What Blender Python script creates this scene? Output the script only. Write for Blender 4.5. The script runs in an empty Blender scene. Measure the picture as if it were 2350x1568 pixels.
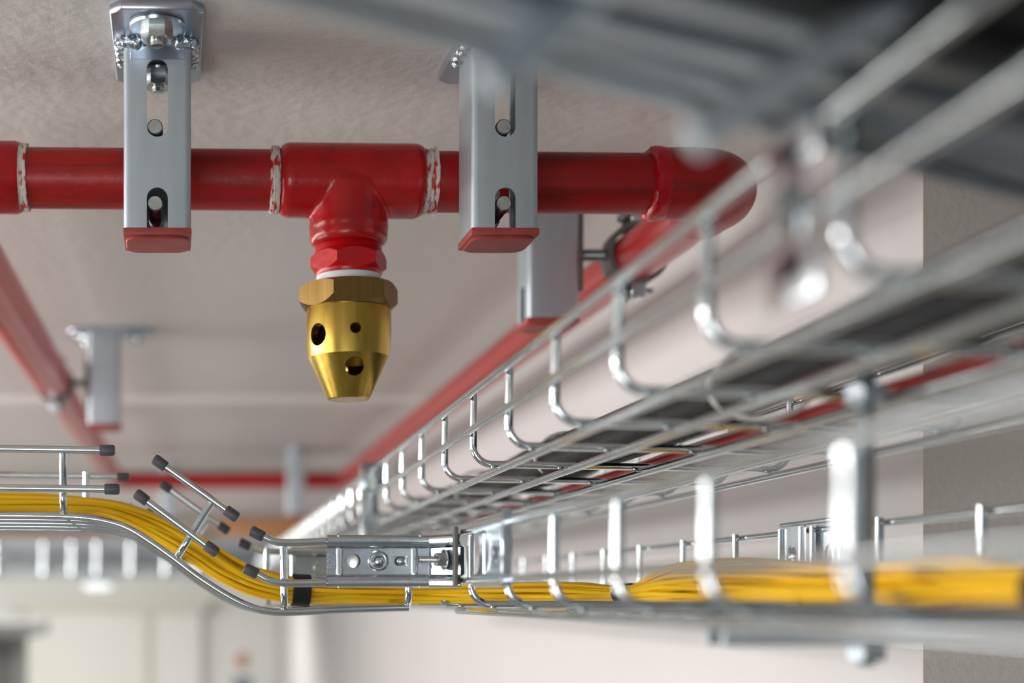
import bpy, bmesh, math, random
from mathutils import Vector, Matrix, noise
random.seed(7)
C = bpy.context.scene.collection
F = 3300.0; VX = 440.0; VY = 1372.0
def P(px, py, Y): return Vector(((px-VX)/F*Y, Y, (VY-py)/F*Y))

# ---------------------------------------------------------------- materials
def newmat(name):
    m = bpy.data.materials.new(name); m.use_nodes = True
    nt = m.node_tree; return m, nt, nt.nodes['Principled BSDF']
def tc(nt, scale=(1,1,1)):
    t = nt.nodes.new('ShaderNodeTexCoord'); mp = nt.nodes.new('ShaderNodeMapping')
    nt.links.new(t.outputs['Object'], mp.inputs['Vector']); mp.inputs['Scale'].default_value = scale
    return mp.outputs['Vector']
def noi(nt, vec, scale, detail=4, rough=.55, dist=0):
    n = nt.nodes.new('ShaderNodeTexNoise'); n.inputs['Scale'].default_value = scale
    n.inputs['Detail'].default_value = detail; n.inputs['Roughness'].default_value = rough
    n.inputs['Distortion'].default_value = dist
    nt.links.new(vec, n.inputs['Vector']); return n.outputs['Fac']
def ramp(nt, fac, stops):
    r = nt.nodes.new('ShaderNodeValToRGB'); e = r.color_ramp.elements
    e[0].position, e[0].color = stops[0][0], (*stops[0][1], 1)
    e[1].position, e[1].color = stops[-1][0], (*stops[-1][1], 1)
    for p, c in stops[1:-1]:
        k = e.new(p); k.color = (*c, 1)
    nt.links.new(fac, r.inputs['Fac']); return r.outputs['Color']
def bump(nt, b, h, strength, dist=.001):
    n = nt.nodes.new('ShaderNodeBump'); n.inputs['Strength'].default_value = strength
    n.inputs['Distance'].default_value = dist
    nt.links.new(h, n.inputs['Height']); nt.links.new(n.outputs['Normal'], b.inputs['Normal'])
def simple(name, col, rough=.5, metal=0, var=None, vs=40, stretch=(1,1,1), bmp=0, bs=200, bd=.001, coat=0):
    m, nt, b = newmat(name)
    b.inputs['Base Color'].default_value = (*col, 1)
    b.inputs['Roughness'].default_value = rough; b.inputs['Metallic'].default_value = metal
    b.inputs['Coat Weight'].default_value = coat
    v = tc(nt, stretch)
    if var:
        f = noi(nt, v, vs)
        nt.links.new(ramp(nt, f, [(.3, col), (.7, var)]), b.inputs['Base Color'])
    if bmp: bump(nt, b, noi(nt, v, bs, 6), bmp, bd)
    return m
M = {}
M['chrome'] = simple('bright zinc wire', (.72,.76,.77), .11, 1, (.62,.67,.68), 60, bmp=.08, bs=90, bd=.0003)
M['plate'] = simple('pressed zinc plate', (.66,.71,.74), .19, 1, (.52,.57,.60), 90, bmp=.15, bs=70, bd=.0006)
M['bolt'] = simple('zinc bolt', (.62,.66,.66), .25, 1, (.45,.48,.46), 150)
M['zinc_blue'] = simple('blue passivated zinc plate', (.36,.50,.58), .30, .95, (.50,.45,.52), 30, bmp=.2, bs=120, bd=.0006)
M['weld'] = simple('zinc weld bead', (.48,.60,.66), .16, 1, (.60,.62,.66), 60, bmp=.8, bs=160, bd=.002)
M['rod'] = simple('dull threaded steel', (.38,.43,.46), .45, .9)
M['cap_grey'] = simple('grey rubber', (.085,.083,.09), .48, 0, (.065,.063,.07), 200, bmp=.2, bs=300, bd=.0004)
M['cap_red'] = simple('red rubber', (.36,.055,.038), .5, 0, (.27,.035,.027), 60, (1,1,3), bmp=.5, bs=60, bd=.001)
M['black'] = simple('black cable jacket', (.006,.006,.007), .62, 0, (.013,.013,.014), 80, bmp=.6, bs=90, bd=.003)
M['black'].node_tree.nodes['Principled BSDF'].inputs['Specular IOR Level'].default_value = .22
M['blacktape'] = simple('black hook tape', (.012,.012,.013), .75, 0, bmp=.3, bs=800, bd=.0004)
M['ptfe'] = simple('white thread tape', (.72,.74,.76), .55, 0, (.60,.62,.65), 40, (1,1,14), bmp=.5, bs=60, bd=.0006)
M['grey_cable'] = simple('light grey jacket', (.50,.50,.52), .4)
M['white_cable'] = simple('white jacket', (.68,.68,.68), .4)
M['red_cable'] = simple('red jacket', (.60,.025,.02), .35)
M['orange'] = simple('orange jacket', (.50,.20,.06), .5, 0, (.40,.25,.14), 8)
M['tie'] = simple('natural nylon', (.75,.73,.68), .4)
M['hole'] = simple('dark recess', (.05,.055,.06), .5, .5)
M['far_grey'] = simple('far galvanised sheet', (.42,.45,.47), .4, .8, (.34,.37,.38), 6)
M['yellow'] = simple('yellow fibre jacket', (.95,.60,.001), .4, 0, (.92,.55,.001), 10)
M['yellow_deep'] = simple('deeper yellow fibre jacket', (.92,.54,.001), .38)
M['cream'] = simple('cream painted door', (.72,.71,.65), .5)
M['beige'] = simple('beige painted trim', (.60,.58,.50), .5)
M['darkgrey'] = simple('dark grey steel', (.13,.13,.125), .5)
M['fig_y'] = simple('ochre paint', (.34,.26,.13), .5)
M['fig_r'] = simple('dull red paint', (.5,.2,.16), .5)
M['fig_b'] = simple('dark slate paint', (.12,.14,.18), .5)
M['floor'] = simple('grey floor screed', (.30,.30,.29), .4, 0, (.25,.25,.24), 3)

def mat_channel():
    m, nt, b = newmat('galvanised channel steel')
    v = tc(nt, (1,1,.25)); f = noi(nt, v, 30, 5)
    nt.links.new(ramp(nt, f, [(.25,(.40,.45,.49)),(.55,(.50,.56,.60)),(.8,(.46,.49,.51))]), b.inputs['Base Color'])
    b.inputs['Metallic'].default_value = .82; b.inputs['Roughness'].default_value = .42
    bump(nt, b, noi(nt, tc(nt,(1,1,1)), 400, 3), .08, .0004); return m
M['channel'] = mat_channel()
def mat_red(name, a, c, streak=(3,40,40), gloss=.3):
    m, nt, b = newmat(name)
    v = tc(nt, streak); f = noi(nt, v, 2.4, 8, .65, .4)
    big = noi(nt, tc(nt, (1,1,1)), 14, 4)
    mx = nt.nodes.new('ShaderNodeMath'); mx.operation = 'MULTIPLY_ADD'
    nt.links.new(big, mx.inputs[0]); mx.inputs[1].default_value = .5; nt.links.new(f, mx.inputs[2])
    nt.links.new(ramp(nt, mx.outputs[0], [(.55, c), (.75, a), (.95, tuple(x*1.1 for x in a))]), b.inputs['Base Color'])
    b.inputs['Roughness'].default_value = gloss; b.inputs['Coat Weight'].default_value = .08; b.inputs['Specular IOR Level'].default_value = .35
    b.inputs['Coat Roughness'].default_value = .2
    bump(nt, b, noi(nt, tc(nt), 110, 6), .35, .0012); return m
M['red_pipe'] = mat_red('brushed red pipe paint', (.33,.004,.003), (.13,.008,.006), gloss=.42)
M['red_tee'] = mat_red('thick glossy red paint', (.38,.004,.005), (.26,.004,.005), (20,20,20), .25)
M['red_bright'] = mat_red('fresh bright red paint', (.46,.004,.008), (.37,.004,.007), (20,20,20), .28)
M['red_gloss'] = simple('smooth red gloss', (.44,.012,.010), .3, 0, (.38,.010,.008), 8, coat=.15)
def mat_seal():
    m, nt, b = newmat('thread sealant with red overpaint')
    v = tc(nt, (30,10,10)); f = noi(nt, v, 9, 6, .6)
    nt.links.new(ramp(nt, f, [(.44,(.42,.01,.01)),(.5,(.60,.56,.50)),(.7,(.50,.45,.38))]), b.inputs['Base Color'])
    b.inputs['Roughness'].default_value = .45
    bump(nt, b, f, .7, .001); return m
M['sealant'] = mat_seal()
def mat_brass(name, a, c, rough):
    m, nt, b = newmat(name)
    v = tc(nt, (60,60,1.5)); f = noi(nt, v, 3, 6, .6)
    nt.links.new(ramp(nt, f, [(.3, c), (.7, a)]), b.inputs['Base Color'])
    b.inputs['Metallic'].default_value = 1; b.inputs['Roughness'].default_value = rough
    b.inputs['Anisotropic'].default_value = .4
    bump(nt, b, noi(nt, tc(nt,(1,1,8)), 260, 4), .05, .0003); return m
M['brass'] = mat_brass('turned brass', (.58,.385,.080), (.40,.265,.048), .27)
M['brass_dark'] = mat_brass('tarnished brass hex', (.27,.165,.052), (.19,.115,.038), .36)
M['brass_in'] = simple('brass bore', (.45,.28,.07), .4, 1)
def mat_plaster(name, a, c, bs=.35, bd=.0025, sc=160):
    m, nt, b = newmat(name)
    v = tc(nt); f = noi(nt, v, 1.6, 6, .6)
    nt.links.new(ramp(nt, f, [(.35, a), (.65, c)]), b.inputs['Base Color'])
    b.inputs['Roughness'].default_value = .75
    h1 = noi(nt, v, sc, 5, .55)
    bump(nt, b, h1, bs, bd); return m
M['ceiling'] = mat_plaster('painted plaster ceiling', (.60,.565,.535), (.64,.605,.575), .5, .0022, 75)
M['wall'] = mat_plaster('painted plaster wall', (.59,.565,.555), (.62,.595,.585), .3, .002, 160)
M['wall_far'] = mat_plaster('pale far wall', (.73,.725,.69), (.76,.75,.715))
M['pilaster'] = mat_plaster('beige plaster pier', (.62,.56,.51), (.66,.60,.54), .5, .002, 190)
def mat_emit(name, col, s):
    m, nt, b = newmat(name)
    b.inputs['Emission Color'].default_value = (*col, 1); b.inputs['Emission Strength'].default_value = s
    return m
M['lamp'] = mat_emit('lamp diffuser', (.95,1,.98), .9)

# ---------------------------------------------------------------- object helpers
def obj(name, data, mat, parent=None, smooth=True):
    """data = (verts, faces) in world space or a mesh"""
    if isinstance(data, tuple):
        me = bpy.data.meshes.new(name); me.from_pydata([tuple(v) for v in data[0]], [], data[1]); me.update()
    else: me = data
    me.materials.clear(); me.materials.append(M[mat] if isinstance(mat, str) else mat)
    if smooth: sm(me)
    o = bpy.data.objects.new(name, me); C.objects.link(o)
    if parent is not None:
        o.parent = parent; o.matrix_parent_inverse = parent.matrix_basis.inverted()
    return o
def sm(me, ang=40):
    for p in me.polygons: p.use_smooth = True
    bm = bmesh.new(); bm.from_mesh(me)
    for e in bm.edges:
        if len(e.link_faces) == 2 and e.calc_face_angle(0) > math.radians(ang): e.smooth = False
        else: e.smooth = True
    bm.to_mesh(me); bm.free()
def thing(name, label, cat, loc, group=None):
    o = bpy.data.objects.new(name, None); C.objects.link(o); o.location = loc; o.empty_display_size = .02
    return tag(o, label, cat, group)
def tag(o, label=None, cat=None, group=None, kind=None):
    if label: o['label'] = label
    if cat: o['category'] = cat
    if group: o['group'] = group
    if kind: o['kind'] = kind
    return o
def join(*ds):
    V = []; Fc = []
    for v, f in ds:
        n = len(V); V += list(v); Fc += [tuple(i+n for i in q) for q in f]
    return V, Fc
def box(x0, x1, y0, y1, z0, z1):
    v = [Vector((x,y,z)) for x in (x0,x1) for y in (y0,y1) for z in (z0,z1)]
    return v, [(0,1,3,2),(4,6,7,5),(0,4,5,1),(2,3,7,6),(0,2,6,4),(1,5,7,3)]
def bevel(data, w, seg=2):
    me = bpy.data.meshes.new('t'); me.from_pydata([tuple(v) for v in data[0]], [], data[1])
    bm = bmesh.new(); bm.from_mesh(me); bmesh.ops.recalc_face_normals(bm, faces=bm.faces)
    bmesh.ops.bevel(bm, geom=list(bm.edges), offset=w, segments=seg, affect='EDGES', profile=.6)
    r = ([v.co.copy() for v in bm.verts], [tuple(v.index for v in f.verts) for f in bm.faces])
    bm.free(); bpy.data.meshes.remove(me); return r
def xf(data, mtx): return [mtx @ Vector(v) for v in data[0]], data[1]
def fillet(pts, r, n=6):
    pts = [Vector(p) for p in pts]; out = [pts[0]]
    for i in range(1, len(pts)-1):
        a, b, c = pts[i-1], pts[i], pts[i+1]
        u = (a-b); w = (c-b); lu, lw = u.length, w.length; u.normalize(); w.normalize()
        ang = u.angle(w); t = min(r/math.tan(ang/2), lu*.49, lw*.49)
        rr = t*math.tan(ang/2)
        p0 = b+u*t; p1 = b+w*t
        bis = (u+w).normalized(); cen = b + bis*(rr/math.sin(ang/2))
        v0 = p0-cen; v1 = p1-cen
        for k in range(n+1):
            s = k/n; th = v0.angle(v1)
            q = (v0*math.sin((1-s)*th) + v1*math.sin(s*th))/math.sin(th) if th > 1e-4 else v0
            out.append(cen+q)
    out.append(pts[-1]); return out
def spline(pts, n=8):
    pts = [Vector(p) for p in pts]; P_ = [2*pts[0]-pts[1]] + pts + [2*pts[-1]-pts[-2]]; out = []
    for i in range(1, len(P_)-2):
        a, b, c, d = P_[i-1:i+3]
        for k in range(n):
            t = k/n
            out.append(.5*((2*b)+(c-a)*t+(2*a-5*b+4*c-d)*t*t+(3*b-a-3*c+d)*t**3))
    out.append(pts[-1]); return out
def tube(pts, r, n=12, caps=True, rf=None):
    pts = [Vector(p) for p in pts]; V = []; Fc = []
    m = len(pts); t = (pts[1]-pts[0]).normalized()
    up = Vector((0,0,1)) if abs(t.z) < .9 else Vector((0,1,0))
    nrm = t.cross(up).normalized()
    for i, p in enumerate(pts):
        tt = ((pts[i+1]-p) if i < m-1 else (p-pts[i-1]))
        if 0 < i < m-1: tt = (pts[i+1]-pts[i-1])
        tt.normalize(); nrm = (nrm - tt*nrm.dot(tt)).normalized(); bi = tt.cross(nrm)
        rr = rf(i/(m-1)) if rf else r
        for k in range(n):
            a = 2*math.pi*k/n; V.append(p + (nrm*math.cos(a)+bi*math.sin(a))*rr)
    for i in range(m-1):
        for k in range(n):
            k2 = (k+1) % n; Fc.append((i*n+k, i*n+k2, (i+1)*n+k2, (i+1)*n+k))
    if caps: Fc.append(tuple(range(n))[::-1]); Fc.append(tuple((m-1)*n+k for k in range(n)))
    return V, Fc
def lathe(prof, n=48, mtx=Matrix()):
    """prof (r, z) open from axis to axis; spun about z"""
    V = []; Fc = []; rings = []
    for r, z in prof:
        if r < 1e-6: V.append(mtx @ Vector((0,0,z))); rings.append([len(V)-1])
        else:
            s = len(V)
            for k in range(n):
                a = 2*math.pi*k/n; V.append(mtx @ Vector((r*math.cos(a), r*math.sin(a), z)))
            rings.append(list(range(s, s+n)))
    for a, b in zip(rings, rings[1:]):
        for k in range(n):
            k2 = (k+1) % n
            if len(a) == 1 and len(b) == 1: continue
            if len(a) == 1: Fc.append((a[0], b[k2], b[k]))
            elif len(b) == 1: Fc.append((a[k], a[k2], b[0]))
            else: Fc.append((a[k], a[k2], b[k2], b[k]))
    return V, Fc
def axis(loc, d):
    """matrix taking local z onto direction d at loc"""
    d = Vector(d).normalized(); return Matrix.Translation(Vector(loc)) @ d.to_track_quat('Z', 'Y').to_matrix().to_4x4()
def prism(poly, depth, mtx=Matrix(), closed=True):
    n = len(poly); V = [mtx @ Vector((x,y,0)) for x,y in poly] + [mtx @ Vector((x,y,depth)) for x,y in poly]
    Fc = [(k, (k+1)%n, n+(k+1)%n, n+k) for k in range(n)] + [tuple(range(n))[::-1], tuple(range(n,2*n))]
    return V, Fc
def mk(data):
    me = bpy.data.meshes.new('tmp'); me.from_pydata([tuple(v) for v in data[0]], [], data[1]); me.update()
    bm = bmesh.new(); bm.from_mesh(me); bmesh.ops.remove_doubles(bm, verts=bm.verts, dist=1e-7)
    bmesh.ops.recalc_face_normals(bm, faces=bm.faces); bm.to_mesh(me); bm.free(); return me
def modded(data, adds):
    """apply modifiers set up by adds(o) and return (verts, faces)"""
    o = bpy.data.objects.new('tmp', mk(data)); C.objects.link(o); extra = adds(o) or []
    dg = bpy.context.evaluated_depsgraph_get(); dg.update()
    me = bpy.data.meshes.new_from_object(o.evaluated_get(dg))
    r = ([v.co.copy() for v in me.vertices], [tuple(p.vertices) for p in me.polygons])
    bpy.data.objects.remove(o)
    for e in extra: bpy.data.objects.remove(e)
    return r
def boolean(data, cutters, op='DIFFERENCE'):
    def adds(o):
        ex = []
        for c in cutters:
            co = bpy.data.objects.new('cut', mk(c)); C.objects.link(co); ex.append(co)
            m = o.modifiers.new('b', 'BOOLEAN'); m.operation = op; m.object = co; m.solver = 'EXACT'
        return ex
    return modded(data, adds)
def bolt_head(loc, d, af, h, rows=1):
    poly = [(af/1.732*math.cos(math.pi/3*k), af/1.732*math.sin(math.pi/3*k)) for k in range(6)]
    hexa = prism(poly, h, axis(loc, d))
    cone = lathe([(0,-.001),(af*.62,-.001),(af*.62,h*.75),(af*.5,h*1.001),(0,h*1.001)], 36, axis(loc, d))
    return boolean(hexa, [cone], 'INTERSECT')
def thread(p0, p1, r, pitch=.0012):
    p0 = Vector(p0); d = Vector(p1)-p0; L = d.length; n = int(L/pitch); prof = [(0,0)]
    for k in range(n):
        prof += [(r*.88, k*pitch), (r, k*pitch+pitch*.5)]
    prof += [(r*.85, L), (0, L)]
    return lathe(prof, 20, axis(p0, d))
def roundrect(w, h, r, n=5):
    out = []
    for cx, cy, a0 in ((w/2-r,h/2-r,0),(-w/2+r,h/2-r,90),(-w/2+r,-h/2+r,180),(w/2-r,-h/2+r,270)):
        for k in range(n+1):
            a = math.radians(a0+90*k/n); out.append((cx+r*math.cos(a), cy+r*math.sin(a)))
    return out

# ---------------------------------------------------------------- setting
def struct(name, data, mat, label=None):
    o = obj(name, data, mat, smooth=False); o['kind'] = 'structure'
    if label: o['label'] = label
    return o
ZC = .345; XW = .471; YW = .93
struct('ceiling', box(-5, 3.2, -3.0, 8.2, ZC, ZC+.12), 'ceiling', 'rough painted concrete ceiling')
struct('floor', box(-5, 3.2, -3.0, 8.2, -2.5, -2.4), 'floor')
struct('wall_right', box(XW, XW+.9, YW, 8.0, -2.4, ZC), 'wall')
struct('wall_front', box(XW+.9, 3.2, YW, YW+.2, -2.4, ZC), 'pilaster')
struct('wall_far', box(-5, XW, 8.0, 8.2, -2.4, ZC), 'wall_far')
struct('wall_left', box(-5.2, -5, -3, 8.2, -2.4, ZC), 'wall_far')
# near face of the pier, a separate coat of beige plaster
struct('trim_1', box(XW, XW+.9, YW-.004, YW, -2.4, ZC), 'pilaster', 'beige plastered end face of the right wall')
struct('trim_2', box(-5, XW, 2.45, 2.62, ZC-.014, ZC), 'ceiling', 'shallow beam across the ceiling')
struct('trim_3', box(-5, XW, 4.2, 4.9, ZC-.10, ZC), 'ceiling', 'deeper ceiling beam far back')

# ---------------------------------------------------------------- red pipework
ZP = .2775; YP = .955
def pxX(px, Y): return (px-VX)/F*Y
def pipe_x(x0, x1, y, z, r, n=40): return tube([(x0,y,z),(x1,y,z)], r, n)
RP = .0198
def zp(px): return ZP - (px-640)*.0000027
near = thing('extinguishing_pipe', 'near red pipe run with tee carrying the brass nozzle, left to right below ceiling', 'pipe', (pxX(800,YP), YP, ZP))
xl, xt0, xt1, xe = pxX(-40,YP), pxX(640,YP), pxX(972,YP), pxX(1500,YP)
zl, zr = .2792, .2748
def zat(x): return zl + (zr-zl)*(x-xl)/(xe-xl)
obj('pipe_section', tube([(xl-.02,YP,zat(xl)),(xt0+.006,YP,zat(xt0))], RP, 48), 'red_pipe', near)
obj('pipe_section', tube([(xt1-.006,YP,zat(xt1)),(xe+.01,YP,zat(xe))], RP, 48), 'red_pipe', near)
def collar(px0, px1, r0, r1, mat, wob=.0004):
    x0, x1 = pxX(px0,YP), pxX(px1,YP); n = 7; pts = []
    rs = [r0]+[r1+random.uniform(-wob,wob) for _ in range(n)]+[r0]
    V, Fc = [], []
    prof = [(rs[i], (x1-x0)*i/(n+1)) for i in range(n+2)]
    d = lathe([(0,0)]+prof+[(0,x1-x0)], 48, axis((x0,YP,zat(x0)), (1,0,0)))
    vs = [v+Vector((random.uniform(-wob,wob)*.8, random.uniform(-wob,wob)*.5, random.uniform(-wob,wob)*.5)) for v in d[0]]
    return obj('thread_sealant', (vs, d[1]), mat, near)
collar(618, 642, RP*.995, RP+.0022, 'sealant').name = 'thread_sealant'
collar(966, 997, RP+.0028, RP+.0010, 'sealant')
collar(44, 66, RP+.0020, RP+.0020, 'sealant')
# left coupling
xc = pxX(48, YP)
obj('coupling', lathe([(0,-.09),(.0236,-.09),(.0236,-.003),(.0225,0),(.0205,.0005),(0,.0005)], 56, axis((xc,YP,zat(xc)),(1,0,0))), 'red_tee', near)
# tee: union of two cylinders, remeshed and smoothed like a painted casting
xb = pxX(800, YP)
def rcyl(p0, p1, r, e=.004):
    L = (Vector(p1)-Vector(p0)).length
    return lathe([(0,0),(r-e,0),(r-e*.3,e*.3),(r,e),(r,L-e),(r-e*.3,L-e*.3),(r-e,L),(0,L)], 56, axis(p0, Vector(p1)-Vector(p0)))
zb = ZP-.0400
def tee_mod(o):
    r = o.modifiers.new('r','REMESH'); r.mode = 'VOXEL'; r.voxel_size = .0011
    s = o.modifiers.new('s','SMOOTH'); s.iterations = 9; s.factor = .6
ZT = zat(xb)
tee = modded(join(rcyl((xt0-.0005,YP,zat(xt0)),(xt1+.0005,YP,zat(xt1)),.0243,.006), rcyl((xb,YP,ZT),(xb,YP,ZT-.0440),.0258,.005),
    lathe([(0,-.030),(.0265,-.030),(.0245,-.016),(.023,0),(0,0)], 56, axis((xb,YP,ZT-.002),(0,0,1)))), tee_mod)
tee_o = obj('tee_fitting', tee, 'red_tee', near)
# bushing below tee: thread stub + hex
zs = ZT-.0430
prof = [(0,.002),(.0222,.002)]
for k in range(5): prof += [(.0222, -.0016*k), (.0212, -.0016*k-.0008)]
prof += [(.0212,-.010),(0,-.010)]
bush = obj('bushing', lathe(prof, 48, axis((xb,YP,zs),(0,0,1))), 'red_bright', near)
def hexnut(z0, z1, af, rot, chamfer_top, chamfer_bot):
    h = z1-z0; R_ = af/2/math.cos(math.pi/6)
    poly = [(R_*math.cos(math.pi/3*k+rot), R_*math.sin(math.pi/3*k+rot)) for k in range(6)]
    hx = prism(poly, h, Matrix.Translation((xb,YP,z0)))
    q = R_*1.01
    cone = lathe([(0,-.0005),(af/2*.985,-.0005),(q,chamfer_bot),(q,h-chamfer_top),(af/2*.985,h+.0005),(0,h+.0005)], 72, Matrix.Translation((xb,YP,z0)))
    return boolean(hx, [cone], 'INTERSECT')
obj('hex_bushing', hexnut(.2158, .2282, .0448, math.radians(7), .0035, .0035), 'red_bright', near, True)
obj('bushing_skirt', lathe([(0,0),(.0222,0),(.0224,-.002),(.0215,-.0040),(0,-.0040)], 48, axis((xb,YP,.2172),(0,0,1))), 'red_bright', near)

# nozzle
nz = thing('discharge_nozzle', 'brass hexagonal discharge nozzle with drilled holes hanging from the red tee', 'nozzle', (xb,YP,.133))
ztape = .2145
prof = [(0,.001),(.0212,.001)]
for k in range(5): prof += [(.0214, -.0014*k), (.0209, -.0014*k-.0007)]
prof += [(.0209,-.013),(0,-.013)]
tp = obj('thread_tape', lathe(prof, 48, axis((xb,YP,ztape),(0,0,1))), 'ptfe', nz); tp['label'] = 'white thread sealing tape'
zh1 = .2072; zh0 = .1912
obj('hex_collar', hexnut(zh0, zh1, .0580, math.radians(7), .0028, .0052), 'brass_dark', nz)['label'] = 'dull tarnished brass hexagon'
xn = xb
zc = VYz = (VY-822)/F*YP; zbt = (VY-918)/F*YP
body = lathe([(0,zh0+.003),(.0276,zh0+.003),(.0280,zh0-.003),(.0281,zh0-.016),(.0276,zc+.008),(.0268,zc),(.0141,zbt+.0006),(.0135,zbt),(0,zbt),], 96, Matrix.Translation((xn,YP,0)))
bore = lathe([(0,zh0+.001),(.0225,zh0+.001),(.0225,zc+.004),(.0215,zc-.002),(.0105,zbt+.006),(0,zbt+.006)], 64, Matrix.Translation((xn,YP,0)))
def cyl(p, d, r, L, n=40): return lathe([(0,0),(r,0),(r,L),(0,L)], n, axis(p, d))
zhole = (VY-779)/F*YP
cut = [bore]
a1 = math.radians(-90-53)     # big hole on the left flank
cut.append(cyl((xn,YP,zhole+.0002), (math.cos(a1),math.sin(a1),0), .0073, .04))
a2 = math.radians(-90+3)
cut.append(cyl((xn,YP,(VY-770)/F*YP), (math.cos(a2),math.sin(a2),0), .0036, .04))
a4 = math.radians(-90+60); 
a3 = math.radians(-90+4)
cut.append(cyl((xn,YP,.1600), (math.cos(a3)*.93,math.sin(a3)*.93,-.40), .0064, .05))
a5 = math.radians(90+30)
cut.append(cyl((xn-.0035,YP,.1615), (-.06,1,-.40), .0064, .05))
body = boolean(body, cut)
nb = obj('nozzle_body', body, 'brass', nz, False); sm(nb.data, 18)

# elbow + wall pipe
XWP = .359
wp = thing('extinguishing_pipe', 'red pipe running back along the right wall from the elbow', 'pipe', (XWP,2.2,ZP))
xeb = pxX(1492,YP)
ze = zat(xe)
ctrl = [(xeb,YP,ze),(xeb+.018,YP,ze),(xeb+.036,YP+.004,ze),(xeb+.052,YP+.018,ze),(XWP,YP+.040,ze+.001),(XWP,YP+.062,ze+.001)]
el = obj('elbow_fitting', tube(spline(ctrl, 8), .0235, 48, rf=lambda t: .0228+.0020*min(1,max(0,1-abs(t-.5)*2))), 'red_pipe', near)
d = lathe([(0,0),(.0215,0),(.0240,.002),(.0246,.006),(.0238,.010),(.0225,.013),(0,.013)], 56, axis((xeb-.003,YP,ze),(1,0,0)))
obj('elbow_rim', ([v+Vector((random.uniform(-.0009,.0009),0,random.uniform(-.0005,.0005))) for v in d[0]], d[1]), 'red_bright', near)
obj('pipe_section', tube([(XWP,YP+.055,ZP-.002),(XWP,3.37,ZP)], RP, 48), 'red_gloss', wp)
# left and far pipe
XLP = -.177
lp = thing('extinguishing_pipe', 'blurred red pipe slanting back along the left side of the ceiling', 'pipe', (XLP,2.2,ZP))
obj('pipe_section', tube([(XLP,1.05,ZP),(XLP,3.37,ZP)], RP, 40), 'red_gloss', lp)
obj('coupling', tube([(XLP,1.03,ZP),(XLP,1.82,ZP)], .0235, 40), 'red_gloss', lp)
fp = thing('extinguishing_pipe', 'distant red cross pipe joining both side runs at the back', 'pipe', (0,3.37,ZP))
obj('pipe_section', tube(fillet([(XLP,3.37-.03,ZP),(XLP,3.40,ZP),(XWP,3.40,ZP),(XWP,3.37-.03,ZP)], .03), RP, 40), 'red_gloss', fp)

# ---------------------------------------------------------------- ceiling hangers
def channel_section(w, dpt, t, lip, r=.004):
    # outline in (x, y); back at y=0, open at y=dpt
    o = fillet([Vector((-w/2+lip,dpt-.006,0)),Vector((-w/2+lip,dpt,0)),Vector((-w/2,dpt,0)),Vector((-w/2,0,0)),Vector((w/2,0,0)),Vector((w/2,dpt,0)),Vector((w/2-lip,dpt,0)),Vector((w/2-lip,dpt-.006,0))], r, 5)
    n = len(o); out = []; inn = []
    for i, p in enumerate(o):
        a = o[max(0,i-1)]; b = o[min(n-1,i+1)]; tdir = (b-a).normalized(); nrm = Vector((-tdir.y, tdir.x, 0))
        inn.append(p+nrm*t)
    return [(p.x,p.y) for p in o] + [(p.x,p.y) for p in reversed(inn)]
def make_channel(w, dpt, z0, z1, slots, t=.0022, lip=.009):
    sec = channel_section(w, dpt, t, lip)
    d = prism(sec, z1-z0, Matrix.Translation((0,0,z0)))
    cs = []
    for s0, s1, sw in slots:
        poly = []
        n = 10; r = sw/2
        for k in range(n+1):
            a = math.pi*k/n; poly.append((r*math.cos(a), s1-r+r*math.sin(a)))
        for k in range(n+1):
            a = math.pi+math.pi*k/n; poly.append((r*math.cos(a), s0+r+r*math.sin(a)))
        m = Matrix(((1,0,0,0),(0,0,-1,.006),(0,1,0,0),(0,0,0,1)))  # poly x->x, y->z, depth->-y
        cs.append(prism(poly, .012, m))
    return boolean(d, cs)
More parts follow.
